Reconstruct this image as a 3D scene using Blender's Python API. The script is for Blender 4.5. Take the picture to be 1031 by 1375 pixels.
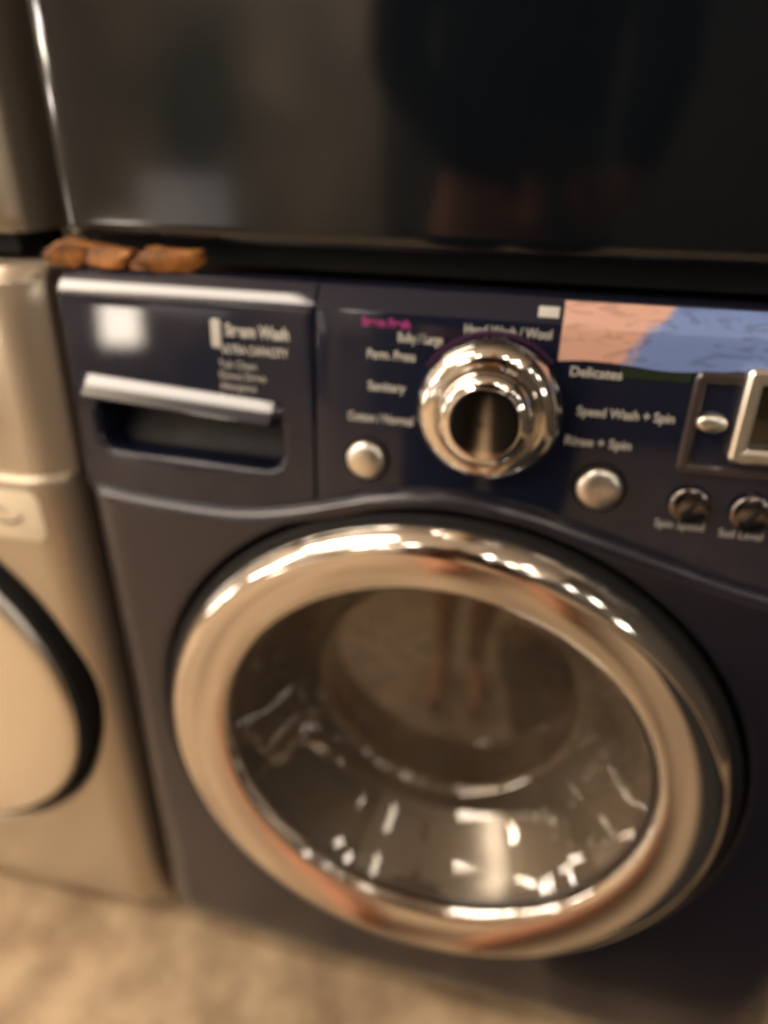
import bpy, bmesh, math, random
from mathutils import Vector, Matrix
random.seed(4)
S = bpy.context.scene
COL = S.collection
for o in list(bpy.data.objects): bpy.data.objects.remove(o)

# ------------------------------------------------------------ camera
cd = bpy.data.cameras.new('camera'); cam = bpy.data.objects.new('camera', cd); COL.objects.link(cam)
S.camera = cam
XR = Vector((0.9706246, 0.24015135, 0.01467029))   # image right, in world axes
XD = Vector((0.12482163, -0.45049189, -0.88401166))                                                     # image down
XF = Vector((-0.20568775, 0.85987463, -0.46723459))                                                     # view direction
M = Matrix(((XR.x, -XD.x, -XF.x, 0), (XR.y, -XD.y, -XF.y, 0), (XR.z, -XD.z, -XF.z, 0), (0, 0, 0, 1)))
cam.matrix_world = Matrix.Translation((0.0368, -0.4689, 0.9165)) @ M
cd.sensor_fit = 'VERTICAL'; cd.sensor_height = 24; cd.lens = 24 * 923.4 / 1375
cd.clip_start = 0.01; cd.clip_end = 50
cd.dof.use_dof = True; cd.dof.focus_distance = 0.36; cd.dof.aperture_fstop = 1.05
cd.dof.aperture_blades = 4; cd.dof.aperture_rotation = math.radians(20)

# ------------------------------------------------------------ world, lamps, exposure
W = bpy.data.worlds.new('World'); S.world = W; W.use_nodes = True
W.node_tree.nodes['Background'].inputs[0].default_value = (0.9, 0.62, 0.4, 1)
W.node_tree.nodes['Background'].inputs[1].default_value = 0.02
S.view_settings.view_transform = 'Standard'; S.view_settings.look = 'None'
S.view_settings.gamma = 1; S.view_settings.exposure = 0.24

def area(name, loc, size, energy, aim, color=(1, 0.86, 0.71)):
    l = bpy.data.lights.new(name, 'AREA'); l.shape = 'RECTANGLE'; l.size, l.size_y = size
    l.energy = energy; l.color = color
    o = bpy.data.objects.new(name, l); COL.objects.link(o); o.location = loc
    o.rotation_euler = (Vector(aim) - Vector(loc)).to_track_quat('-Z', 'Y').to_euler()
    return o
area('ceiling_lamp', (-1.25, -0.55, 2.17), (1.10, 0.34), 15, (-1.25, -0.55, 0))
area('ceiling_lamp', (-0.05, -2.00, 2.17), (0.60, 0.30), 9, (-0.05, -2.00, 0))
area('ceiling_lamp', (-2.15, -0.52, 2.17), (0.34, 0.34), 6, (-2.15, -0.52, 0))
for i, (lx, ly, la, lb) in enumerate(((-1.62, -2.25, 0.26, 0.10), (-1.58, -2.42, 0.28, 0.08), (-1.20, -2.30, 0.12, 0.22), (-0.95, -2.45, 0.08, 0.26), (-0.75, -2.20, 0.07, 0.30),
                                    (-1.30, -1.70, 0.20, 0.12), (0.30, -2.50, 0.07, 0.30), (0.45, -2.35, 0.06, 0.34), (0.60, -1.60, 0.10, 0.16), (-0.60, -1.40, 0.14, 0.10), (0.30, -1.25, 0.05, 0.30))):
    area('ceiling_lamp', (lx, ly, 2.17), (la, lb), 95 * la * lb, (lx, ly, 0), (1, 0.86 + 0.02 * (i % 3), 0.66 + 0.07 * (i % 4)))
for i, (wy, wz, la, lb) in enumerate(((-1.02, 1.92, 0.34, 0.07), (-1.00, 1.78, 0.34, 0.07), (-1.05, 1.60, 0.30, 0.10), (-1.30, 1.30, 0.05, 0.50), (-1.18, 1.20, 0.04, 0.45), (-1.08, 1.22, 0.06, 0.40),
                                    (-0.92, 1.05, 0.05, 0.30), (-0.62, 0.72, 0.12, 0.05), (-0.55, 0.60, 0.16, 0.04), (-0.40, 0.42, 0.18, 0.06), (-0.36, 0.28, 0.12, 0.05), (-0.75, 0.55, 0.05, 0.16))):
    area('glint_panel', (-2.48, wy, wz), (lb, la), 100 * la * lb, (0, wy, wz), (1, 0.87 + 0.02 * (i % 3), 0.66 + 0.06 * (i % 4)))  # bright panels added along the left wall for glints in the door
for wy, wz, la, lb in ((-1.22, 1.92, 0.16, 0.16), (-0.85, 1.55, 0.16, 0.14), (-1.24, 0.98, 0.06, 0.34), (-1.05, 1.05, 0.05, 0.30)):
    area('glint_panel', (1.24, wy, wz), (lb, la), 40 * la * lb, (0, wy, wz), (1, 0.9, 0.78))  # more panels added on the right wall for glints in the chrome
area('ceiling_lamp', (0.75, -1.1, 2.17), (0.10, 0.50), 1.2, (0.75, -1.1, 0))
area('ceiling_lamp', (0.95, -2.0, 2.17), (0.10, 0.70), 1.5, (0.95, -2.0, 0))
area('glint_panel', (-1.95, -2.78, 0.62), (0.55, 0.34), 0.55, (-1.95, 0, 0.62), (1, 0.88, 0.85))  # dim panel added for the greyish reflection on the drawer
area('wall_lamp', (-2.30, -2.64, 0.39), (0.21, 0.21), 2.2, (-0.3, 0, 0.8))
area('ceiling_fill', (-1.8, -1.0, 1.75), (0.5, 0.5), 25, (-1.8, -1.0, 3))  # unseen fill light added to brighten the ceiling

# ------------------------------------------------------------ materials
def mat(name, col, rough=0.5, metal=0.0, coat=0.0, noise=None, nscale=30, rvar=0.0, bump=0.0, bscale=200, spec=0.5, coat_rough=0.05):
    m = bpy.data.materials.new(name); m.use_nodes = True; nt = m.node_tree; n = nt.nodes
    p = n['Principled BSDF']
    p.inputs['Base Color'].default_value = (*col, 1); p.inputs['Roughness'].default_value = rough
    p.inputs['Metallic'].default_value = metal; p.inputs['Coat Weight'].default_value = coat
    p.inputs['Coat Roughness'].default_value = coat_rough; p.inputs['Specular IOR Level'].default_value = spec
    tc = n.new('ShaderNodeTexCoord')
    if noise:
        t = n.new('ShaderNodeTexNoise'); t.inputs['Scale'].default_value = nscale; t.inputs['Detail'].default_value = 6
        nt.links.new(tc.outputs['Object'], t.inputs['Vector'])
        r = n.new('ShaderNodeValToRGB'); r.color_ramp.elements[0].position = 0.35; r.color_ramp.elements[1].position = 0.68
        r.color_ramp.elements[0].color = (*col, 1); r.color_ramp.elements[1].color = (*noise, 1)
        nt.links.new(t.outputs['Fac'], r.inputs['Fac']); nt.links.new(r.outputs['Color'], p.inputs['Base Color'])
    if rvar:
        t = n.new('ShaderNodeTexNoise'); t.inputs['Scale'].default_value = 14; t.inputs['Detail'].default_value = 5
        nt.links.new(tc.outputs['Object'], t.inputs['Vector'])
        mr = n.new('ShaderNodeMapRange'); mr.inputs['To Min'].default_value = max(rough - rvar, 0.01); mr.inputs['To Max'].default_value = rough + rvar
        nt.links.new(t.outputs['Fac'], mr.inputs['Value']); nt.links.new(mr.outputs['Result'], p.inputs['Roughness'])
    if bump:
        t = n.new('ShaderNodeTexNoise'); t.inputs['Scale'].default_value = bscale; t.inputs['Detail'].default_value = 3
        nt.links.new(tc.outputs['Object'], t.inputs['Vector'])
        b = n.new('ShaderNodeBump'); b.inputs['Strength'].default_value = bump; b.inputs['Distance'].default_value = 0.002
        nt.links.new(t.outputs['Fac'], b.inputs['Height']); nt.links.new(b.outputs['Normal'], p.inputs['Normal'])
    return m
navy_paint = mat('navy_paint', (0.017, 0.017, 0.029), 0.30, 0.30, 0.6, noise=(0.023, 0.023, 0.036), nscale=900, rvar=0.06, coat_rough=0.14)
navy_gloss = mat('navy_gloss_plastic', (0.010, 0.013, 0.031), 0.06, 0.0, 0.35, rvar=0.025)
black_gloss = mat('near_black_gloss_enamel', (0.004, 0.006, 0.009), 0.11, 0.0, 0.45, rvar=0.06, coat_rough=0.07)
silver_paint = mat('warm_silver_paint', (0.50, 0.43, 0.33), 0.36, 0.55, 0.3, noise=(0.55, 0.47, 0.36), nscale=800, rvar=0.05, coat_rough=0.2)
silver_gloss = mat('warm_silver_plastic', (0.52, 0.44, 0.34), 0.30, 0.4, 0.4, rvar=0.05)
chrome = mat('chrome', (0.86, 0.82, 0.77), 0.08, 1.0, rvar=0.06)
satin = mat('satin_chrome', (0.90, 0.87, 0.80), 0.33, 1.0)
dark_chrome = mat('smoked_chrome', (0.22, 0.20, 0.20), 0.16, 1.0)
black = mat('black_rubber', (0.004, 0.004, 0.005), 0.8, bump=0.1)
hollow = mat('hollow_plastic', (0.006, 0.007, 0.014), 0.5)
print_white = mat('print_white', (0.62, 0.62, 0.58), 0.5)
print_magenta = mat('print_magenta', (0.36, 0.04, 0.22), 0.45)
print_purple = mat('print_purple', (0.045, 0.016, 0.055), 0.3, coat=0.3)
edge_grey = mat('border_smoked_plastic', (0.045, 0.035, 0.036), 0.3, coat=0.3)
screen_m = mat('screen_reflection_tint', (0.030, 0.018, 0.007), 0.10, coat=0.5, noise=(0.016, 0.022, 0.008), nscale=18)  # brown and olive of the reflection put into the screen colour
steel = mat('drum_steel', (0.46, 0.40, 0.33), 0.28, 1.0, rvar=0.08)
cork = mat('amber_block', (0.10, 0.034, 0.008), 0.6, noise=(0.48, 0.19, 0.035), nscale=45, bump=0.6, bscale=150)
tan_wall = mat('tan_wall_paint', (0.50, 0.43, 0.35), 0.8, noise=(0.44, 0.37, 0.30), nscale=2, bump=0.05)
dark_wall = mat('dark_wall_paint', (0.045, 0.043, 0.040), 0.7, noise=(0.085, 0.07, 0.055), nscale=2)
ceil_m = mat('ceiling_paint', (0.78, 0.71, 0.62), 0.85, bump=0.05)
floor_m = mat('concrete_floor', (0.27, 0.19, 0.115), 0.5, noise=(0.60, 0.45, 0.29), nscale=11, bump=0.3, bscale=90, rvar=0.1)

def glass_mat():
    m = bpy.data.materials.new('smoked_glass'); m.use_nodes = True; nt = m.node_tree; n = nt.nodes
    n.remove(n['Principled BSDF']); out = n['Material Output']
    tr = n.new('ShaderNodeBsdfTransparent'); tr.inputs[0].default_value = (0.40, 0.33, 0.23, 1)
    gl = n.new('ShaderNodeBsdfGlossy'); gl.inputs['Roughness'].default_value = 0.035; gl.inputs['Color'].default_value = (1, 0.96, 0.9, 1)
    lw = n.new('ShaderNodeLayerWeight'); lw.inputs['Blend'].default_value = 0.5
    pw = n.new('ShaderNodeMath'); pw.operation = 'POWER'; pw.inputs[1].default_value = 4; nt.links.new(lw.outputs['Facing'], pw.inputs[0])
    mr = n.new('ShaderNodeMapRange'); mr.inputs['To Min'].default_value = 0.13; mr.inputs['To Max'].default_value = 0.9; nt.links.new(pw.outputs[0], mr.inputs['Value'])
    mx = n.new('ShaderNodeMixShader')
    nt.links.new(mr.outputs[0], mx.inputs[0]); nt.links.new(tr.outputs[0], mx.inputs[1]); nt.links.new(gl.outputs[0], mx.inputs[2])
    df = n.new('ShaderNodeBsdfDiffuse'); df.inputs[0].default_value = (0.42, 0.34, 0.25, 1)
    tc = n.new('ShaderNodeTexCoord'); nz = n.new('ShaderNodeTexNoise'); nz.inputs['Scale'].default_value = 7; nz.inputs['Detail'].default_value = 6
    nt.links.new(tc.outputs['Object'], nz.inputs['Vector'])
    fm = n.new('ShaderNodeMapRange'); fm.inputs['From Min'].default_value = 0.3; fm.inputs['From Max'].default_value = 0.7
    fm.inputs['To Min'].default_value = 0.10; fm.inputs['To Max'].default_value = 0.26; nt.links.new(nz.outputs['Fac'], fm.inputs['Value'])
    m2 = n.new('ShaderNodeMixShader'); nt.links.new(fm.outputs[0], m2.inputs[0]); nt.links.new(mx.outputs[0], m2.inputs[1]); nt.links.new(df.outputs[0], m2.inputs[2])
    nt.links.new(m2.outputs[0], out.inputs[0]); return m
glass = glass_mat()

def reflection_mat():   # reflection painted flat: pink field, blue field with scribbled lines
    m = bpy.data.materials.new('painted_reflection'); m.use_nodes = True; nt = m.node_tree; n = nt.nodes; L = nt.links.new
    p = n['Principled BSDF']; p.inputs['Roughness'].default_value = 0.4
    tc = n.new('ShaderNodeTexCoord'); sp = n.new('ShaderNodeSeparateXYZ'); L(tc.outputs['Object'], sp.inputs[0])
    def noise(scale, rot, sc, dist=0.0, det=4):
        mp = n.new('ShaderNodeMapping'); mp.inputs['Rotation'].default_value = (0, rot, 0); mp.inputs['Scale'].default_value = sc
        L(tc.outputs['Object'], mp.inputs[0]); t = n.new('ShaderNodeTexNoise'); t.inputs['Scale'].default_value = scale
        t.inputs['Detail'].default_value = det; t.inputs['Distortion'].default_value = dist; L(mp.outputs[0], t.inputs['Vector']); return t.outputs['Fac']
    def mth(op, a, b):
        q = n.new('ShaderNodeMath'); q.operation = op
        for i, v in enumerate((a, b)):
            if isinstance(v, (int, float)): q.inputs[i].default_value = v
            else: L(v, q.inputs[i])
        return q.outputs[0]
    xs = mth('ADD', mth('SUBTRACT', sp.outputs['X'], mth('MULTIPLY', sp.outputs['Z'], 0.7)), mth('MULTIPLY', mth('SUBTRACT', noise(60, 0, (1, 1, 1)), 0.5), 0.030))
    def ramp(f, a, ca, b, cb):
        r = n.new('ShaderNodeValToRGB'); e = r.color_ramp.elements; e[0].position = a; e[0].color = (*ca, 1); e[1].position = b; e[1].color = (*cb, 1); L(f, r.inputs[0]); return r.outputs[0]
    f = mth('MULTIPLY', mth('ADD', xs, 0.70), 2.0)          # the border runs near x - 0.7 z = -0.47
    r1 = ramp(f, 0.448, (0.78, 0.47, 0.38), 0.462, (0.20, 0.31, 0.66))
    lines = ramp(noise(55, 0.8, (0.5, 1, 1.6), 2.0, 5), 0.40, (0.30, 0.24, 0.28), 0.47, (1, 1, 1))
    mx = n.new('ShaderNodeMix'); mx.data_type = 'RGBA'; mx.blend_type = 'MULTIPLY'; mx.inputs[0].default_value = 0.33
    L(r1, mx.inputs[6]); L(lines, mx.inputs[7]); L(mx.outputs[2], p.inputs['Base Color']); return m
reflection_m = reflection_mat()
reflection_green = mat('painted_reflection_green', (0.014, 0.028, 0.014), 0.4)  # green lower end of the painted reflection

# ------------------------------------------------------------ mesh helpers
def obj(name, verts, faces, m, parent=None, smooth=True, sharp=None):
    me = bpy.data.meshes.new(name); me.from_pydata([tuple(v) for v in verts], [], faces); me.materials.append(m)
    bm = bmesh.new(); bm.from_mesh(me)
    bmesh.ops.remove_doubles(bm, verts=bm.verts, dist=1e-6)
    bmesh.ops.recalc_face_normals(bm, faces=bm.faces)
    ang = math.radians(sharp if sharp else 38)
    for f in bm.faces: f.smooth = smooth
    for e in bm.edges:
        if len(e.link_faces) == 2 and e.calc_face_angle(0) > ang: e.smooth = False
    bm.to_mesh(me); bm.free()
    o = bpy.data.objects.new(name, me); COL.objects.link(o)
    if parent: o.parent = parent
    return o
def thing(name, label, cat, loc=(0, 0, 0), group=None):
    o = bpy.data.objects.new(name, None); COL.objects.link(o); o.location = loc; o.empty_display_size = 0.1
    o['label'] = label; o['category'] = cat
    if group: o['group'] = group
    return o
def lathe(prof, c, n=128, flip=False, a0=0, a1=2 * math.pi, sx=1, sz=1):
    """prof: (r, y) pairs turned round the axis through c along Y"""
    full = abs(a1 - a0 - 2 * math.pi) < 1e-6; V = []; F = []; k = n if full else n + 1
    for r, y in prof:
        for i in range(k):
            a = a0 + (a1 - a0) * i / n; V.append((c[0] + sx * r * math.cos(a), c[1] + y, c[2] + sz * r * math.sin(a)))
    for j in range(len(prof) - 1):
        for i in range(n):
            i2 = (i + 1) % k if full else i + 1
            F.append((j * k + i, j * k + i2, (j + 1) * k + i2, (j + 1) * k + i))
    return V, F
def spline(pts, n=8):
    out = []
    P = [pts[0]] + list(pts) + [pts[-1]]
    for i in range(1, len(P) - 2):
        p0, p1, p2, p3 = P[i - 1], P[i], P[i + 1], P[i + 2]
        for k in range(n):
            t = k / n
            out.append(tuple(0.5 * ((2 * b) + (-a + c) * t + (2 * a - 5 * b + 4 * c - d) * t * t + (-a + 3 * b - 3 * c + d) * t ** 3) for a, b, c, d in zip(p0, p1, p2, p3)))
    out.append(tuple(pts[-1])); return out
def rrect(x0, x1, z0, z1, r, n=8):
    P = []
    for cx, cz, a in ((x1 - r, z1 - r, 0), (x0 + r, z1 - r, 90), (x0 + r, z0 + r, 180), (x1 - r, z0 + r, 270)):
        for i in range(n + 1):
            t = math.radians(a + 90 * i / n); P.append((cx + r * math.cos(t), cz + r * math.sin(t)))
    return P
def cast(poly, c, a):
    """distance from c to the outline along angle a"""
    d = (math.cos(a), math.sin(a)); best = None
    for i in range(len(poly)):
        p, q = poly[i], poly[(i + 1) % len(poly)]
        ex, ez = q[0] - p[0], q[1] - p[1]; den = d[0] * ez - d[1] * ex
        if abs(den) < 1e-12: continue
        wx, wz = p[0] - c[0], p[1] - c[1]
        t = (wx * ez - wz * ex) / den; u = (wx * d[1] - wz * d[0]) / den
        if t > 1e-6 and -1e-6 <= u <= 1 + 1e-6: best = t if best is None else max(best, t)
    return best or 0
def holed_plate(outer, inner, c, yf, er=0.010, ir=0.006, back=0.03, hole=0.03, n=320):
    """a front plate with rounded outer edge and rounded hole edge; yf(x,z) gives the face"""
    A = sorted(set([i * 2 * math.pi / n for i in range(n)] + [math.atan2(p[1] - c[1], p[0] - c[0]) % (2 * math.pi) for p in list(outer) + list(inner)]))
    A = [a for i, a in enumerate(A) if i == 0 or a - A[i - 1] > 1e-4]
    V = []; F = []; rows = []
    ed = [(0, back), (0, er), (0.12 * er, er * 0.53), (0.3 * er, er * 0.29), (0.6 * er, er * 0.08), (er, 0)]
    idn = [(ir, 0), (0.6 * ir, ir * 0.08), (0.3 * ir, ir * 0.29), (0.1 * ir, ir * 0.56), (0, ir), (0, hole)]
    for a in A:
        ro, ri = cast(outer, c, a), cast(inner, c, a); ca, sa = math.cos(a), math.sin(a); row = []
        for d, e in ed: row.append((ro - d, e))
        for k in range(1, 10): row.append(((ro - er) + ((ri + ir) - (ro - er)) * k / 10, 0))
        for d, e in idn: row.append((ri + d, e))
        rows.append([(c[0] + r * ca, yf(c[0] + r * ca, c[1] + r * sa) + e, c[1] + r * sa) for r, e in row])
    k = len(rows[0])
    for row in rows: V += row
    for i in range(len(rows)):
        i2 = (i + 1) % len(rows)
        for j in range(k - 1): F.append((i * k + j, i2 * k + j, i2 * k + j + 1, i * k + j + 1))
    return V, F
def pad(poly, y0, y1, bev, yf=None, steps=3):
    """solid with outline poly, front at y1 (towards -Y) and rounded front edge"""
    cx = sum(p[0] for p in poly) / len(poly); cz = sum(p[1] for p in poly) / len(poly); n = len(poly); V = []; F = []
    def ring(ins, y):
        for i, p in enumerate(poly):
            a, b = poly[i - 1], poly[(i + 1) % n]; tx, tz = b[0] - a[0], b[1] - a[1]; l = math.hypot(tx, tz) or 1
            nx, nz = -tz / l, tx / l
            if nx * (cx - p[0]) + nz * (cz - p[1]) < 0: nx, nz = -nx, -nz
            x, z = p[0] + nx * ins, p[1] + nz * ins; V.append((x, y + (yf(x, z) if yf else 0), z))
    ring(0, y0); R = 1
    for s in range(steps + 1):
        t = math.pi / 2 * s / steps; ring(bev * (1 - math.cos(t)), y1 + bev * (1 - math.sin(t))); R += 1
    for j in range(R - 1):
        for i in range(n): F.append((j * n + i, j * n + (i + 1) % n, (j + 1) * n + (i + 1) % n, (j + 1) * n + i))
    F.append(tuple((R - 1) * n + i for i in range(n))); F.append(tuple(reversed(range(n))))
    return V, F
def box(x0, x1, y0, y1, z0, z1, b=0.0, seg=3):
    bm = bmesh.new(); bmesh.ops.create_cube(bm, size=1)
    for v in bm.verts: v.co = Vector(((x0 + x1) / 2 + v.co.x * (x1 - x0), (y0 + y1) / 2 + v.co.y * (y1 - y0), (z0 + z1) / 2 + v.co.z * (z1 - z0)))
    if b: bmesh.ops.bevel(bm, geom=bm.edges[:], offset=b, segments=seg, affect='EDGES', profile=0.5)
    V = [v.co.copy() for v in bm.verts]; F = [tuple(v.index for v in f.verts) for f in bm.faces]; bm.free(); return V, F
def sheet(pts, th=0.02):
    n = Vector(pts[1]) - Vector(pts[0]); m_ = Vector(pts[2]) - Vector(pts[1]); k = n.cross(m_).normalized() * th
    V = [Vector(p) for p in pts] + [Vector(p) - k for p in pts]
    return V, [(0, 1, 2, 3), (7, 6, 5, 4)] + [(i, i + 4, (i + 1) % 4 + 4, (i + 1) % 4) for i in range(4)]

# ------------------------------------------------------------ the room that the gloss reflects
def struct(name, V, F, m):
    o = obj(name, V, F, m, smooth=False); o['kind'] = 'structure'; return o
struct('floor', *sheet([(-3, -3.2, 0), (2.6, -3.2, 0), (2.6, 1.2, 0), (-3, 1.2, 0)]), floor_m)
struct('ceiling', *sheet([(-3, 1.2, 2.2), (2.6, 1.2, 2.2), (2.6, -3.2, 2.2), (-3, -3.2, 2.2)]), ceil_m)
struct('wall', *box(-3, 2.6, 0.86, 0.96, -0.01, 2.21), tan_wall)
struct('wall', *box(-3, -0.85, -2.9, -2.8, -0.01, 2.21), mat('stained_wall_paint', (0.12, 0.14, 0.12), 0.8, noise=(0.62, 0.52, 0.42), nscale=1.6))
struct('wall', *box(-0.85, 2.6, -2.9, -2.8, -0.01, 2.21), dark_wall)
struct('wall', *box(-2.6, -2.5, -2.79, 0.85, -0.01, 2.21), tan_wall)
struct('wall', *box(1.25, 1.35, -2.79, 0.85, -0.01, 2.21), dark_wall)

# ------------------------------------------------------------ round door shared by both washers
def make_door(parent, c, R, yb, mt_ring, detail=True):
    """c: centre (x, z); R: outer radius; yb: y of the front it sits on"""
    k = R / 0.258; C = (c[0], yb, c[1])
    prof = spline([(R - 0.002, 0.012), (R, -0.008), (R - 0.0012 * k, -0.018), (R - 0.0050 * k, -0.0275), (R - 0.0105 * k, -0.0345), (R - 0.0165 * k, -0.0378),
                   (R - 0.0225 * k, -0.0372), (R - 0.034 * k, -0.0340), (R - 0.046 * k, -0.0300), (R - 0.055 * k, -0.0262), (R - 0.0595 * k, -0.0210), (R - 0.061 * k, -0.010)], 6)
    d = obj('door', *lathe(prof, C, 192), mt_ring, parent)
    obj('door_sleeve', *lathe([(R - 0.01, -0.0215), (R + 0.0035, -0.0205), (R + 0.0045, -0.018), (R + 0.0045, 0.012)], C, 160), black, d)
    r0 = R - 0.061 * k
    obj('seal', *lathe(spline([(r0 + 0.0005, -0.0105), (r0 - 0.001, -0.0120), (r0 - 0.003, -0.0115), (r0 - 0.004, -0.006)], 4), C, 160), edge_grey, d)
    bowl = spline([(r0 - 0.0035, -0.010), (r0 - 0.012 * k, 0.004), (r0 - 0.026 * k, 0.030), (r0 - 0.044 * k, 0.060), (r0 - 0.055 * k, 0.082),
                   (r0 - 0.062 * k, 0.088), (r0 - 0.075 * k, 0.086), (0.06 * k, 0.078), (0.0005, 0.076)], 8)
    g = obj('glass_bowl', *lathe(bowl, C, 160), glass, d)
    return d, r0
def make_drum(parent, c, yb, r):
    C = (c[0], yb, c[1])
    obj('drum', *lathe([(r + 0.03, 0.10), (r + 0.045, 0.12), (r + 0.045, 0.42), (r + 0.02, 0.45), (0.06, 0.46), (0.0005, 0.44)], C, 96), steel, parent)
    obj('gasket', *lathe(spline([(r + 0.002, 0.014), (r - 0.012, 0.045), (r - 0.008, 0.075), (r + 0.012, 0.092), (r + 0.031, 0.101)], 5), C, 128), mat('grey_rubber_gasket', (0.10, 0.085, 0.065), 0.5), parent)

def cabinet_outline(x0, x1, rc, y0, y1, n=6):
    P = []
    for cx, cy, a in ((x1 - rc, y1 - rc, 0), (x0 + rc, y1 - rc, 90), (x0 + rc, y0 + rc, 180), (x1 - rc, y0 + rc, 270)):
        for i in range(n + 1):
            t = math.radians(a + 90 * i / n); P.append((cx + rc * math.cos(t), cy + rc * math.sin(t)))
    return P
def shell(x0, x1, y0, y1, z0, z1, rc, m, name, parent, opening=None):
    """closed cabinet body; with an opening (centre x, z, radius) its front face is left to the front panel"""
    P = cabinet_outline(x0, x1, rc, y0, y1); n = len(P)
    V = [(p[0], p[1], z0) for p in P] + [(p[0], p[1], z1 - 0.004) for p in P]
    V += [((x0 + x1) / 2 + (p[0] - (x0 + x1) / 2) * 0.985, (y0 + y1) / 2 + (p[1] - (y0 + y1) / 2) * 0.985, z1) for p in P]
    F = []
    for i in range(n):
        j = (i + 1) % n
        if opening and P[i][1] < y0 + 1e-5 and P[j][1] < y0 + 1e-5: continue
        F += [(i, j, n + j, n + i), (n + i, n + j, 2 * n + j, 2 * n + i)]
    F += [tuple(reversed(range(n))), tuple(2 * n + i for i in range(n))]
    return obj(name, V, F, m, parent)

def text(s, x, z, size, m, parent, yf, name='lettering', align='LEFT', bold=0.0, sx=1.0, shear=0.0):
    cu = bpy.data.curves.new(name, 'FONT'); cu.body = s; cu.size = size; cu.align_x = align; cu.align_y = 'CENTER'
    cu.offset = bold; cu.shear = shear; cu.extrude = 0.0
    t = bpy.data.objects.new(name, cu); COL.objects.link(t)
    bpy.context.view_layer.update()
    me = bpy.data.meshes.new_from_object(t.evaluated_get(bpy.context.evaluated_depsgraph_get()))
    bpy.data.objects.remove(t)
    for v in me.vertices:
        X = x + v.co.x * sx; Z = z + v.co.y; v.co = Vector((X, yf(X, Z) - 0.0006, Z))
    me.materials.clear(); me.materials.append(m)
    o = bpy.data.objects.new(name, me); COL.objects.link(o); o.parent = parent; return o

# ============================================================ NAVY WASHER
HW = 0.343; TOP = 0.832
washer = thing('washing_machine', 'navy blue front-load washing machine with chrome ringed round door', 'washing machine', (0, 0, 0))
shell(-HW, HW, 0.020, 0.70, 0.02, 0.826, 0.012, navy_paint, 'cabinet', washer, opening=True)
for sx in (-1, 1):
    for y in (0.08, 0.62):
        obj('foot', *[[(v[0], v[2], 0.03 - v[1]) for v in lathe([(0.0005, 0), (0.02, 0), (0.024, 0.006), (0.024, 0.03), (0.0005, 0.03)], (sx * 0.28, 0, y), 24)[0]],
                      lathe([(0.0005, 0), (0.02, 0), (0.024, 0.006), (0.024, 0.03), (0.0005, 0.03)], (0, 0, 0), 24)[1]], black, washer)
DC = (-0.0245, 0.4095)
swoosh = spline([(-HW, 0.655), (-0.284, 0.651), (-0.194, 0.652), (-0.122, 0.669), (-0.073, 0.685), (-0.022, 0.691), (0.033, 0.686), (0.081, 0.674), (0.141, 0.658), (0.22, 0.640), (HW, 0.630)], 6)
def sw(x):
    for a, b in zip(swoosh, swoosh[1:]):
        if a[0] <= x <= b[0]: return a[1] + (b[1] - a[1]) * (x - a[0]) / (b[0] - a[0])
    return swoosh[-1][1] if x > 0 else swoosh[0][1]
def y_low(x, z):
    y = -0.010 - 0.008 * (1 - (x / HW) ** 2)
    d = HW - abs(x)
    if d < 0.03: y += 0.014 * (1 - d / 0.03) ** 2
    if z < 0.09: y += 0.03 * ((0.09 - z) / 0.07) ** 2
    return y
def arc(cx, cz, r, a0, a1, n=6): return [(cx + r * math.cos(math.radians(a0 + (a1 - a0) * i / n)), cz + r * math.sin(math.radians(a0 + (a1 - a0) * i / n))) for i in range(n + 1)]
low = arc(-HW + 0.030, 0.052, 0.030, 180, 270) + arc(HW - 0.030, 0.052, 0.030, 270, 360) + list(reversed(swoosh))
RC = [(DC[0] + 0.2675 * math.cos(i * math.pi / 80), DC[1] + 0.2675 * math.sin(i * math.pi / 80)) for i in range(160)]
obj('front_panel', *holed_plate(low, RC, DC, y_low, er=0.011, ir=0.007, back=0.026, hole=0.028), navy_paint, washer)
obj('door_recess', *lathe([(0.2735, -0.001), (0.262, 0.010), (0.2575, 0.011), (0.2, 0.012)], (DC[0], 0.002, DC[1]), 160), black, washer)
door, r0 = make_door(washer, DC, 0.2585, 0.0, chrome)
make_drum(washer, DC, 0.0, r0)

# control panel: face leans back a little
def y_pan(x, z): return -0.006 * (1 - (x / HW) ** 2) + (z - 0.66) * 0.055
def panel_slab(name, x0, x1, m, parent, zlow=sw, nx=48):
    V = []; F = []
    for i in range(nx + 1):
        x = x0 + (x1 - x0) * i / nx; zb = zlow(x) - 0.004
        xe = 0.0
        d = min(x - x0, x1 - x); e = 0.0015 * max(0, 1 - d / 0.0015) if d < 0.0015 else 0
        row = [(0.02 + y_pan(x, zb), zb)] + [(y_pan(x, z) + e, z) for z in [zb + (0.8140 - zb) * k / 8 for k in range(9)]]
        yt = y_pan(x, 0.8140)
        row += [(yt + 0.0008, 0.8160), (yt + 0.0125, 0.8290), (yt + 0.0145, 0.8305), (yt + 0.030, 0.8310)]
        V += [(x, y, z) for y, z in row]
    k = len(V) // (nx + 1)
    for i in range(nx):
        for j in range(k - 1): F.append((i * k + j, (i + 1) * k + j, (i + 1) * k + j + 1, i * k + j + 1))
    F.append(tuple(range(k))); F.append(tuple(nx * k + j for j in reversed(range(k))))
    return obj(name, V, F, m, parent, sharp=20)
SEAM = -0.1300
cp = panel_slab('control_panel', SEAM + 0.0008, HW - 0.001, navy_gloss, washer)
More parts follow.
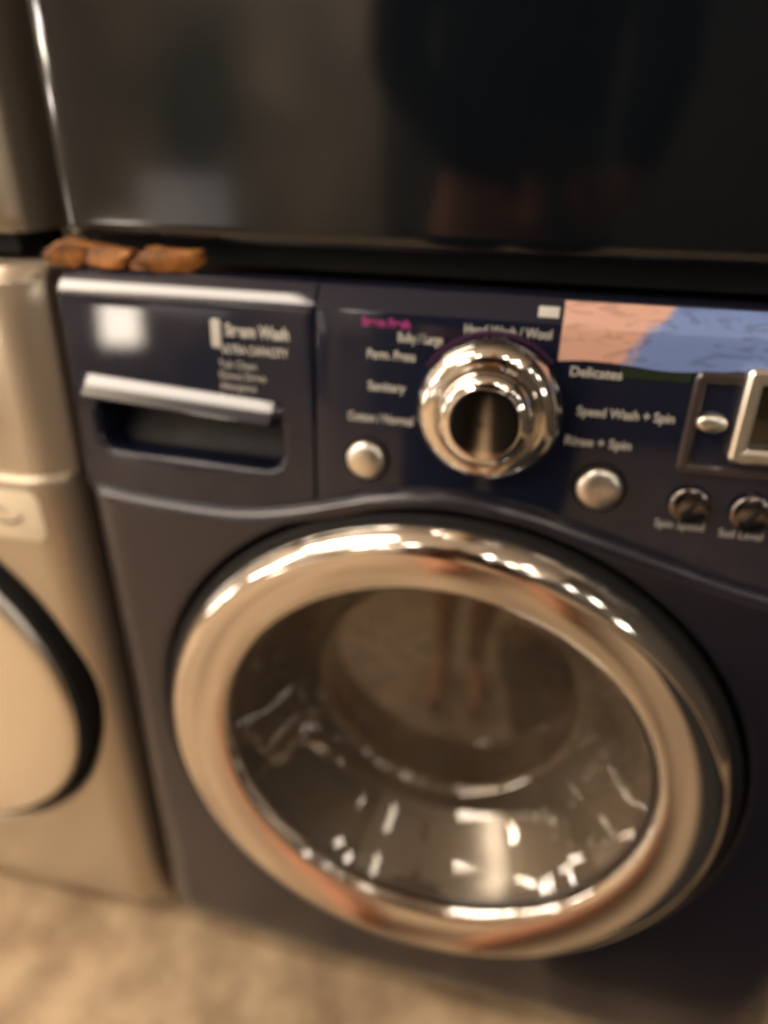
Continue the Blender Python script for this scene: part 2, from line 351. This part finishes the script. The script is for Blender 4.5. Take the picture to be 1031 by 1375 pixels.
# detergent drawer front with a grip hollow
xa, xb = -HW + 0.001, SEAM - 0.0008
outl = [(xa, sw(xa) - 0.003)] + [(xa + (xb - xa) * i / 14, sw(xa + (xb - xa) * i / 14) - 0.003) for i in range(1, 15)] + [(xb, 0.8142), (xa, 0.8142)]
hol = rrect(-0.322, -0.158, 0.687, 0.736, 0.016)
hc = (-0.2395, 0.709)
dr = obj('detergent_drawer', *holed_plate(outl, hol, hc, y_pan, er=0.0012, ir=0.006, back=0.02, hole=0.03), navy_gloss, washer)
V = []; F = []
for i in range(25):     # top bevel of the drawer front
    x = xa + (xb - xa) * i / 24; yt = y_pan(x, 0.8140)
    V += [(x, yt + 0.02, 0.8135), (x, yt, 0.8150), (x, yt + 0.0008, 0.8165), (x, yt + 0.0125, 0.8290), (x, yt + 0.0145, 0.8305), (x, yt + 0.030, 0.8310)]
for i in range(24):
    for j in range(5): F.append((i * 6 + j, i * 6 + 6 + j, i * 6 + 7 + j, i * 6 + 1 + j))
F += [tuple(range(6)), tuple(24 * 6 + j for j in reversed(range(6)))]
obj('drawer_top_trim', V, F, navy_gloss, dr, sharp=20)
# back wall of the hollow, curved
V = []; F = []
for i in range(21):
    x = -0.328 + 0.175 * i / 20
    for j in range(9):
        t = j / 8; z = 0.681 + 0.062 * t; V.append((x, y_pan(x, z) + 0.010 + 0.026 * math.sin(math.pi * min(1, 0.1 + t * 0.9)) ** 0.7, z))
for i in range(20):
    for j in range(8): F.append((i * 9 + j, i * 9 + 9 + j, i * 9 + 10 + j, i * 9 + 1 + j))
obj('grip_hollow', V, F, hollow, dr)
# grip bar: flat chamfered ledge above the hollow
V = []; F = []; NB = 30
for i in range(NB + 1):
    x = -0.330 + 0.173 * i / NB; t = abs(2 * i / NB - 1); g = 1 - max(0, (t - 0.93) / 0.07) ** 2
    zz = -0.004 * ((x + 0.246) / 0.085); y = y_pan(x, 0.74)
    for dy, dz in ((0.004, 0.7490), (-0.0008 * g, 0.7482), (-0.0135 * g, 0.7362), (-0.0145 * g, 0.7345), (-0.010 * g, 0.7310), (0.004, 0.7300)):
        V.append((x, y + dy, dz + zz))
for i in range(NB):
    for j in range(5): F.append((i * 6 + j, i * 6 + 6 + j, i * 6 + 7 + j, i * 6 + 1 + j))
F += [tuple(range(6)), tuple(NB * 6 + j for j in reversed(range(6)))]
obj('grip_bar', V, F, navy_gloss, dr, sharp=20)

# printing on the drawer front
obj('pale_pad', *pad(rrect(-0.2115, -0.2035, 0.782, 0.803, 0.002), 0.0002, -0.0008, 0.0004, y_pan), print_white, dr)
text('Steam Wash', -0.200, 0.7955, 0.0125, print_white, dr, y_pan, bold=0.0004, sx=0.80)
text('ULTRA CAPACITY', -0.204, 0.7815, 0.0085, print_white, dr, y_pan, bold=0.0002, sx=0.78)
for i, s in enumerate(('Tub Clean', 'Direct Drive', 'Allergiene', 'Sanitary')):
    text(s, -0.207, 0.7700 - 0.0085 * i, 0.0078, print_white, dr, y_pan, sx=0.95)
# cycle names round the dial
T = [('Bulky / Large', -0.068, 0.8000, 'LEFT', print_white, 0.66), ('Perm. Press', -0.090, 0.7870, 'LEFT', print_white, 0.80), ('Sanitary', -0.089, 0.7640, 'LEFT', print_white, 0.95),
     ('Cotton / Normal', -0.104, 0.7400, 'LEFT', print_white, 0.78), ('Hand Wash / Wool', -0.022, 0.8088, 'LEFT', print_white, 0.80), ('Delicates', 0.051, 0.7860, 'LEFT', print_white, 1.0),
     ('Speed Wash + Spin', 0.0595, 0.7595, 'LEFT', print_white, 0.88), ('Rinse + Spin', 0.054, 0.7380, 'LEFT', print_white, 0.98)]
for s, x, z, al, m_, k in T: text(s, x, z, 0.0092, m_, cp, y_pan, 'cycle_name', al, 0.00015, k)
text('Steam Fresh', -0.094, 0.8090, 0.0082, print_magenta, cp, y_pan, 'cycle_name', 'LEFT', 0.0004, 0.85)
text('Spin Speed', 0.124, 0.6835, 0.0085, print_white, cp, y_pan, 'option_name', 'LEFT', 0.0, 0.9)
text('Soil Level', 0.167, 0.6815, 0.0085, print_white, cp, y_pan, 'option_name', 'LEFT', 0.0, 0.9)
text('Wash / Rinse', 0.210, 0.6815, 0.0085, print_white, cp, y_pan, 'option_name', 'LEFT', 0.0, 0.7)
# dial
dz = 0.7555; yd = y_pan(0, dz)
ring_arc = obj('dial_halo', *lathe([(0.0515, 0.0), (0.0515, -0.0008), (0.0545, -0.0008), (0.0545, 0.0)], (0, yd, dz), 64, a0=math.radians(42), a1=math.radians(150)), print_purple, cp)
kn = obj('program_dial', *lathe(spline([(0.050, 0.002), (0.0505, -0.006), (0.0490, -0.013), (0.0455, -0.0185), (0.0410, -0.0215), (0.0370, -0.0225)], 5), (0, yd, dz), 128), chrome, washer)
obj('dial_step', *lathe(spline([(0.0371, -0.0224), (0.0352, -0.0208), (0.0340, -0.0222), (0.0325, -0.0275), (0.0295, -0.0320), (0.0250, -0.0345)], 5), (0, yd, dz), 128), chrome, kn)
obj('dial_face', *lathe(spline([(0.0251, -0.0345), (0.0235, -0.0350), (0.0120, -0.0353), (0.0003, -0.0354)], 5), (0, yd, dz), 96), chrome, kn)
# round push buttons
for x, z, nm, r in ((-0.0885, 0.7075, 'button', 0.0150), (0.0825, 0.7055, 'button', 0.0160)):
    y = y_pan(x, z)
    b = obj(nm, *lathe(spline([(r, 0.001), (r, -0.003), (r * 0.93, -0.0058), (r * 0.7, -0.0078), (r * 0.35, -0.0088), (0.0003, -0.009)], 4), (x, y, z), 64), satin, washer)
    obj('button_surround', *lathe([(r + 0.0030, 0.001), (r + 0.0028, -0.0012), (r + 0.0004, -0.0006), (r + 0.0004, 0.002)], (x, y, z), 64), black, b)
# option buttons, smoked chrome with a black bar
for i in range(4):
    x, z = 0.1440 + 0.0400 * i, 0.7000 - 0.0012 * i; y = y_pan(x, z); r = 0.0142
    b = obj('option_button', *lathe(spline([(r, 0.001), (r, -0.0025), (r * 0.92, -0.0048), (r * 0.6, -0.0064), (0.0003, -0.0072)], 4), (x, y, z), 64), dark_chrome, washer)
    Vb, Fb = box(-0.0016, 0.0016, -0.0082, -0.004, -0.0060, 0.0060, 0.0006, 2)
    Rm = Matrix.Rotation(math.radians(35), 3, 'Y')
    obj('button_mark', [Rm @ Vector(v) + Vector((x, y, z)) for v in Vb], Fb, black, b)
# display: border, silver bezel, screen tinted with its reflection
yv = lambda x, z: y_pan(x, z)
def frame(name, x0, x1, z0, z1, w, y0, y1, r, m, parent):
    O = rrect(x0, x1, z0, z1, r); I = rrect(x0 + w, x1 - w, z0 + w, z1 - w, max(r - w, 0.0015)); n = len(O); V = []; F = []
    h = w * 0.25
    for P, y in ((O, y0), (O, y1 + h), (rrect(x0 + h, x1 - h, z0 + h, z1 - h, max(r - h, 0.001)), y1), (rrect(x0 + w - h, x1 - w + h, z0 + w - h, z1 - w + h, max(r - w + h, 0.001)), y1), (I, y1 + h), (I, y0)):
        V += [(p[0], y_pan(p[0], p[1]) + y, p[1]) for p in P]
    for j in range(5):
        for i in range(n): F.append((j * n + i, j * n + (i + 1) % n, (j + 1) * n + (i + 1) % n, (j + 1) * n + i))
    return obj(name, V, F, m, parent)
frame('display_border', 0.1300, 0.325, 0.7225, 0.793, 0.0075, 0.001, -0.0030, 0.006, edge_grey, cp)
dp = frame('display_bezel', 0.1590, 0.296, 0.7365, 0.7985, 0.0100, 0.001, -0.0110, 0.0045, satin, washer)
obj('screen', *pad(rrect(0.1685, 0.2865, 0.746, 0.789, 0.002), 0.0, -0.0035, 0.0008, y_pan), screen_m, dp)
V, F = lathe(spline([(0.0085, 0.001), (0.0085, -0.003), (0.0075, -0.0055), (0.004, -0.007), (0.0003, -0.0075)], 4), (0.1455, y_pan(0.1455, 0.7600), 0.7600), 48, sx=1.15, sz=0.75)
obj('small_button', V, F, satin, washer)
# reflection painted as a patch along the top right of the panel
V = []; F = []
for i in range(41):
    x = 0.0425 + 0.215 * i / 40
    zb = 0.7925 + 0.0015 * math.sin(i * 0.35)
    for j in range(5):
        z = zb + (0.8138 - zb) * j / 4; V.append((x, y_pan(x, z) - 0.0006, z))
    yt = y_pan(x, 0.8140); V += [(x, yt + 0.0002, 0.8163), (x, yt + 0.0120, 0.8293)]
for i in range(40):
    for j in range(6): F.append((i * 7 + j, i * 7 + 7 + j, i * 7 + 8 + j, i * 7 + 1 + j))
st = obj('reflection_patch', V, F, reflection_m, cp); st['label'] = 'reflection painted onto the panel, pink at its left and blue at its right'
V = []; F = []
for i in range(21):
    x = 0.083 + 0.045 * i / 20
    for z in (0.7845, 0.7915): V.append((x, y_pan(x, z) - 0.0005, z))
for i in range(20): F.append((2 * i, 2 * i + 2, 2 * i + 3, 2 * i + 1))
obj('reflection_patch_foot', V, F, reflection_green, st)
obj('small_label', *pad(rrect(0.0260, 0.0395, 0.8195, 0.8255, 0.0005), 0.0, -0.0005, 0.0002, lambda x, z: y_pan(x, 0.8140) + (z - 0.8160) * 0.90), print_white, cp)

# ============================================================ NAVY DRYER ABOVE
YD = 0.043
dryer = thing('dryer', 'near-black glossy dryer stacked on top of the navy washer', 'dryer', (0, YD, 0.838))
def dryer_body(x0, x1, parent, m_body, m_front, w):
    base = Vector(parent.location)
    loc = lambda V: [Vector(v) - base for v in V]
    P = shell(x0, x1, YD + 0.014, 0.72, 0.850, 1.70, 0.012, m_body, 'cabinet', None); P.data.transform(Matrix.Translation(-base)); P.parent = parent
    z0, z1 = 0.852, 1.69
    V = []; F = []; nx = 40; zs = [z0, z0 + 0.001, z0 + 0.004, z0 + 0.012, z0 + 0.03, z0 + 0.1, z0 + 0.3, z0 + 0.6, z1]
    hw = (x1 - x0) / 2; cx = (x0 + x1) / 2
    for i in range(nx + 1):
        u = -math.cos(math.pi * i / nx); x = cx + hw * u
        for z in zs:
            y = YD - 0.006 * (1 - u * u); d = hw - abs(x - cx)
            if d < 0.02: y += 0.014 * (1 - d / 0.02) ** 2
            e = z - z0
            if e < 0.004: y += 0.003 * (1 - e / 0.004) ** 2
            V.append((x, y, z))
    k = len(zs)
    for i in range(nx):
        for j in range(k - 1): F.append((i * k + j, (i + 1) * k + j, (i + 1) * k + j + 1, i * k + j + 1))
    obj('front_panel', loc(V), F, m_front, parent)
    V, F = box(x0 + 0.012, x1 - 0.012, YD + 0.020, YD + 0.08, 0.8325, 0.8515)
    obj('gap_shade_strip', loc(V), F, black, parent)  # black strip put in for the shade of the gap below
dryer_body(-HW - 0.017, HW - 0.003, dryer, navy_paint, black_gloss, 0)

# ============================================================ SILVER WASHER AND DRYER AT THE LEFT
LX = -0.640; LH = 0.272
lw_ = thing('washing_machine', 'warm silver front-load washing machine cut off by the left edge', 'washing machine', (LX, 0, 0))
L0 = Vector((LX, 0, 0))
def loc2(VF): return [Vector(v) - L0 for v in VF[0]], VF[1]
sc = shell(LX - LH, LX + LH, 0.020, 0.70, 0.02, 0.826, 0.014, silver_paint, 'cabinet', None, opening=True); sc.data.transform(Matrix.Translation(-L0)); sc.parent = lw_
LD = (LX + 0.028, 0.392)
def y_lowL(x, z):
    u = (x - LX) / LH; y = -0.008 - 0.006 * (1 - u * u); d = LH - abs(x - LX)
    if d < 0.035: y += 0.020 * (1 - d / 0.035) ** 2
    if z < 0.09: y += 0.02 * ((0.09 - z) / 0.07) ** 2
    return y
lowL = arc(LX - LH + 0.03, 0.045, 0.025, 180, 270) + arc(LX + LH - 0.03, 0.045, 0.025, 270, 360)
lowL = [(LX - LH, 0.03), (LX + LH, 0.03), (LX + LH, 0.654), (LX - LH, 0.654)]
RL = [(LD[0] + 0.229 * math.cos(i * math.pi / 80), LD[1] + 0.229 * math.sin(i * math.pi / 80)) for i in range(160)]
obj('front_panel', *loc2(holed_plate(lowL, RL, LD, y_lowL, er=0.011, ir=0.006, back=0.026, hole=0.028)), silver_paint, lw_)
obj('door_recess', *loc2(lathe([(0.234, -0.001), (0.222, 0.010), (0.2, 0.012)], (LD[0], 0.002, LD[1]), 160)), black, lw_)
LC = (LD[0], 0.0, LD[1])
dL = obj('door', *lathe(spline([(0.212, 0.012), (0.2125, -0.012), (0.210, -0.022), (0.204, -0.028), (0.190, -0.032), (0.160, -0.036), (0.130, -0.037), (0.118, -0.034), (0.112, -0.026), (0.110, -0.010)], 5), LC, 160), satin)
obj('door_sleeve', *lathe([(0.203, -0.0245), (0.216, -0.0185), (0.217, -0.016), (0.217, 0.012)], LC, 160), black, dL)
obj('glass_bowl', *lathe(spline([(0.1105, -0.008), (0.100, 0.004), (0.085, 0.03), (0.06, 0.05), (0.0005, 0.055)], 6), LC, 96), glass, dL)
obj('door_back', *lathe([(0.20, 0.06), (0.0005, 0.062)], LC, 48), black, dL)
dL.data.transform(Matrix.Translation(-L0)); dL.parent = lw_
for ch in dL.children: ch.data.transform(Matrix.Translation(-L0))
def y_panL(x, z):
    d = LH - abs(x - LX); y = (z - 0.66) * 0.05 - 0.002
    if d < 0.035: y += 0.022 * (1 - d / 0.035) ** 2
    return y
V = []; F = []
zs = [0.650 + (0.817 - 0.650) * k / 8 for k in range(9)]
for i in range(61):
    u = -math.cos(math.pi * i / 60); x = LX + LH * u
    for z in zs: V.append((x, y_panL(x, z), z))
    yt = y_panL(x, 0.817); V += [(x, yt + 0.001, 0.819), (x, yt + 0.009, 0.829), (x, yt + 0.03, 0.831)]
k = 12
for i in range(60):
    for j in range(k - 1): F.append((i * k + j, (i + 1) * k + j, (i + 1) * k + j + 1, i * k + j + 1))
cl = obj('control_panel', *loc2((V, F)), silver_gloss, lw_, sharp=20)
obj('drawer_handle', *loc2(pad(rrect(-0.62, -0.436, 0.690, 0.742, 0.02), 0.0, -0.012, 0.006, y_panL)), silver_gloss, lw_)
bg = obj('pale_pad', *loc2(pad(rrect(-0.478, -0.392, 0.590, 0.640, 0.010), 0.0, -0.0012, 0.0006, y_lowL)), mat('painted_glare', (0.88, 0.78, 0.60), 0.35), lw_)  # bright reflection painted as a pale plate on the front
brown = mat('glare_brown', (0.16, 0.10, 0.05), 0.5)
for cx_, cz_, a0_, a1_ in ((-0.440, 0.613, 20, 190), (-0.428, 0.617, 200, 370)):     # dark swirl painted in the glare
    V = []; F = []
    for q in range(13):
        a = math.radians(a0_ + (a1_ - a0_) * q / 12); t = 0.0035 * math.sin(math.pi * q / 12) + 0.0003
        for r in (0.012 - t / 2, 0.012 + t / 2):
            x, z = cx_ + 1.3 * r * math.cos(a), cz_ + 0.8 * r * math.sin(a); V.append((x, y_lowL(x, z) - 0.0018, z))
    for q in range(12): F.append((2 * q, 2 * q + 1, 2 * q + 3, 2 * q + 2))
    obj('glare_swirl', *loc2((V, F)), brown, bg)
obj('grip_trim', *loc2(box(-0.62, -0.432, -0.020, -0.004, 0.7375, 0.7435, 0.0025, 2)), satin, lw_)
obj('grip_trim', *loc2(box(-0.62, -0.430, -0.016, -0.002, 0.6985, 0.7035, 0.002, 2)), satin, lw_)

ld = thing('dryer', 'olive silver dryer stacked on the silver washer in the upper left corner', 'dryer', (LX, YD, 0.838))
dryer_body(LX - LH + 0.004, LX + LH - 0.034, ld, silver_paint, silver_paint, 0)

# ============================================================ AMBER BLOCKS IN THE GAP
def block(x, z, w, h, d, rz, ry, label):
    bm = bmesh.new(); bmesh.ops.create_icosphere(bm, subdivisions=4, radius=1)
    sd = random.uniform(0, 50); from mathutils import noise as N
    for v in bm.verts:
        p = v.co; q = Vector([math.copysign(abs(c) ** 0.55, c) for c in p])
        k = 1 + 0.22 * N.noise(p * 1.6 + Vector((sd, 0, 0))) + 0.08 * N.noise(p * 6 + Vector((0, sd, 0)))
        v.co = Vector((q.x * w / 2, q.y * d / 2, q.z * h / 2)) * k; v.co.x += v.co.z * 0.8; v.co.z = max(v.co.z, -h * 0.42) + h * 0.42
    V = [v.co.copy() for v in bm.verts]; F = [tuple(v.index for v in f.verts) for f in bm.faces]; bm.free()
    o = obj('amber_block', V, F, cork, None); o.location = (x, 0.028, z); o.rotation_euler = (0, math.radians(ry), math.radians(rz))
    o['label'] = label; o['category'] = 'block'; o['group'] = 'amber blocks lying in the gap under the dryer'
block(-0.338, 0.8315, 0.034, 0.022, 0.020, 8, 10, 'leftmost amber block, tilted at the corner of the navy washer top')
block(-0.305, 0.8315, 0.044, 0.017, 0.018, -6, 4, 'middle amber block, the darker and lower of the three on the washer top')
block(-0.254, 0.8315, 0.052, 0.018, 0.018, 5, 2, 'rightmost amber block on the navy washer top beside the pale top trim')

mt = obj('added_mat', *box(0.13, 0.98, -1.15, -0.10, 0.004, 0.014, 0.003, 2), mat('added_mat_black', (0.008, 0.008, 0.008), 0.85, bump=0.5, bscale=250))  # unseen mat added to darken the reflections at the right
mt['label'] = 'added black mat, unseen itself, darkening the reflection low on the right of the navy washer'; mt['category'] = 'mat'
# ============================================================ THE PERSON WITH THE PHONE, seen only in the gloss
skin = mat('skin', (0.52, 0.23, 0.12), 0.5); cloth_dark = mat('dark_knit', (0.018, 0.024, 0.028), 0.9, bump=0.3, bscale=300)
denim = mat('dark_trousers', (0.012, 0.012, 0.016), 0.9, bump=0.3, bscale=400); hair_m = mat('dark_hair', (0.03, 0.018, 0.01), 0.6, bump=0.5)
phone_m = mat('phone_case', (0.012, 0.012, 0.014), 0.35)
def skinned(name, pts, edges, m, parent, sub=2, root=0):
    """pts: list of (x, y, z, radius) in world axes"""
    base = Vector(parent.location)
    me = bpy.data.meshes.new(name); me.from_pydata([Vector(p[:3]) - base for p in pts], edges, [])
    o = bpy.data.objects.new(name, me); COL.objects.link(o)
    md = o.modifiers.new('skin', 'SKIN'); md.use_smooth_shade = True
    if not me.skin_vertices: me.attributes.new('skin', 'FLOAT', 'POINT')
    for i, sv in enumerate(me.skin_vertices[0].data):
        r = pts[i][3]; sv.radius = r if isinstance(r, tuple) else (r, r); sv.use_root = (i == root)
    o.modifiers.new('sub', 'SUBSURF').levels = sub; o.modifiers['sub'].render_levels = sub
    bpy.context.view_layer.update()
    new = bpy.data.meshes.new_from_object(o.evaluated_get(bpy.context.evaluated_depsgraph_get()))
    bpy.data.objects.remove(o); new.materials.clear(); new.materials.append(m)
    for f in new.polygons: f.use_smooth = True
    o = bpy.data.objects.new(name, new); COL.objects.link(o); o.parent = parent; return o
CAMP = Vector((0.0368, -0.4689, 0.9165))
pc = CAMP - XF * 0.016 + XD * 0.052 - XR * 0.018          # phone centre
phone = thing('phone', 'dark phone held up in front of the washer, seen in its reflections', 'phone', tuple(pc))
def on_phone(u, v, w): return pc + XR * u + XD * v + XF * w
def slab(u0, u1, v0, v1, w0, w1, b):
    V, F = box(u0, u1, v0, v1, w0, w1, b, 2); return [XR * v.x + XD * v.y + XF * v.z for v in V], F
obj('case', *slab(-0.037, 0.037, -0.078, 0.078, -0.004, 0.004, 0.0035), phone_m, phone)
PB = Vector((-0.045, -0.66, 0))
person = thing('person', 'person in dark clothes holding the phone, seen only as reflections in the chrome', 'person', tuple(PB))
px, py = PB.x, PB.y
def hand(side):
    """palm beside the phone, four bent fingers reaching over its back, thumb on the near edge; returns wrist"""
    pts = []; ed = []
    w = on_phone(side * 0.066, 0.085, -0.045); palm = on_phone(side * 0.053, 0.045, -0.022); kn_ = on_phone(side * 0.050, 0.010, -0.010)
    return w, palm, kn_
pts = [(px, py, 0.84, (0.125, 0.085)), (px, py, 0.95, (0.115, 0.08)), (px, py, 1.12, (0.13, 0.085)), (px, py, 1.27, (0.12, 0.07)), (px, py + 0.01, 1.34, 0.048),
       (px, py + 0.03, 1.41, 0.045), (px, py + 0.045, 1.46, (0.066, 0.075)), (px, py + 0.055, 1.53, (0.070, 0.082)), (px, py + 0.05, 1.59, (0.05, 0.06))]
ed = [(i, i + 1) for i in range(8)]
arm_pts = {}
for sd in (-1, 1):
    w, palm, kk = hand(sd)
    sh = Vector((px + sd * 0.165, py, 1.28)); el = Vector((px + sd * 0.20, py + 0.06, 1.02))
    a = len(pts); arm_pts[sd] = (sh, el, w)
    pts += [(*sh, 0.048), (*el, 0.036), (*w, (0.022, 0.026)), (*palm, (0.012, 0.028))]
    ed += [(3, a), (a, a + 1), (a + 1, a + 2), (a + 2, a + 3)]
    # fingers
    for q, (v, ln) in enumerate(((-0.010, 0.92), (0.010, 1.0), (0.030, 0.95), (0.048, 0.78))):
        b = len(pts)
        j0 = on_phone(sd * 0.046, v + 0.004, -0.004); j1 = on_phone(sd * 0.043, v, 0.012); j2 = on_phone(sd * (0.043 - 0.018 * ln), v - 0.004, 0.014); j3 = on_phone(sd * (0.043 - 0.032 * ln), v - 0.006, 0.0125)
        if sd == -1 and v < 0.0: j2 = on_phone(-0.040, v + 0.012, 0.013); j3 = on_phone(-0.036, v + 0.020, 0.0125)
        pts += [(*j0, 0.0085), (*j1, 0.0080), (*j2, 0.0075), (*j3, 0.0066)]
        ed += [(a + 3, b), (b, b + 1), (b + 1, b + 2), (b + 2, b + 3)]
    b = len(pts)
    t1 = on_phone(sd * 0.050, 0.040, -0.030); t2 = on_phone(sd * 0.036, 0.020, -0.020); t3 = on_phone(sd * 0.024, 0.004, -0.0135)
    pts += [(*t1, 0.011), (*t2, 0.0095), (*t3, 0.008)]; ed += [(a + 2, b), (b, b + 1), (b + 1, b + 2)]
    l = len(pts)
    pts += [(px + sd * 0.080, py, 0.76, 0.082), (px + sd * 0.075, py + 0.05, 0.44, 0.055), (px + sd * 0.058, py + 0.12, 0.08, 0.036), (px + sd * 0.055, py + 0.28, 0.034, (0.038, 0.026)), (px + sd * 0.056, py + 0.375, 0.022, (0.040, 0.016))]
    ed += [(0, l), (l, l + 1), (l + 1, l + 2), (l + 2, l + 3), (l + 3, l + 4)]
body = skinned('body', pts, ed, skin, person)
sh_pts = [(px, py, 0.82, (0.15, 0.108)), (px, py, 0.95, (0.145, 0.102)), (px, py, 1.12, (0.15, 0.105)), (px, py, 1.27, (0.14, 0.088)), (px, py + 0.01, 1.33, 0.056)]
sh_ed = [(0, 1), (1, 2), (2, 3), (3, 4)]
for sd in (-1, 1):
    sh, el, w = arm_pts[sd]; a = len(sh_pts); e2 = el.lerp(w, 0.72)
    sh_pts += [(*sh, 0.064), (*el, 0.052), (*e2, 0.038)]; sh_ed += [(3, a), (a, a + 1), (a + 1, a + 2)]
skinned('jumper', sh_pts, sh_ed, cloth_dark, person)
tr_pts = [(px, py, 0.84, (0.142, 0.102))]; tr_ed = []
for sd in (-1, 1):
    l = len(tr_pts)
    tr_pts += [(px + sd * 0.080, py, 0.75, 0.096), (px + sd * 0.078, py + 0.048, 0.48, 0.076), (px + sd * 0.076, py + 0.05, 0.44, 0.074)]
    tr_ed += [(0, l), (l, l + 1), (l + 1, l + 2)]
skinned('shorts', tr_pts, tr_ed, denim, person)
skinned('hair', [(px, py + 0.015, 1.45, (0.070, 0.05)), (px, py + 0.02, 1.54, (0.084, 0.078)), (px, py + 0.035, 1.615, (0.07, 0.072))], [(0, 1), (1, 2)], hair_m, person)
# face on the head front (towards the washer, looking down)
fy = py + 0.055 + 0.070
obj('nose', *lathe([(0.0005, 0.022), (0.008, 0.014), (0.012, 0.0), (0.012, -0.02)], (px - PB.x, 0, 1.515), 16)[0:1], lathe([(0.0005, 0.022), (0.008, 0.014), (0.012, 0.0), (0.012, -0.02)], (0, 0, 0), 16)[1], skin, person).location = (0, fy - PB.y, 0)

# ============================================================ PALE FLECKS ON THE FLOOR
bm = bmesh.new()
for i in range(60):
    x = random.uniform(-0.75, 0.3); y = random.uniform(-0.32, -0.03); r = random.uniform(0.0012, 0.0035)
    if i < 3: x, y, r = ((-0.53, -0.13, 0.006), (-0.455, -0.155, 0.005), (-0.36, -0.20, 0.004))[i]
    a = random.uniform(0, 3.14); c_, s_ = math.cos(a), math.sin(a)
    vs = [bm.verts.new((x + c_ * u * r * 2 - s_ * v * r, y + s_ * u * r * 2 + c_ * v * r, 0.0006 + (0.0012 if (u, v) == (0, 0) else 0))) for u, v in ((-1, 0), (-0.3, -0.8), (1, -0.2), (0.4, 0.9), (0, 0))]
    for k in range(4): bm.faces.new((vs[k], vs[(k + 1) % 4], vs[4]))
me = bpy.data.meshes.new('lint'); bm.to_mesh(me); bm.free(); me.materials.append(mat('pale_lint', (0.62, 0.50, 0.36), 0.9))
o = bpy.data.objects.new('lint', me); COL.objects.link(o); o['kind'] = 'stuff'; o['label'] = 'pale flecks of lint and grit scattered on the floor before the washers'; o['category'] = 'lint'
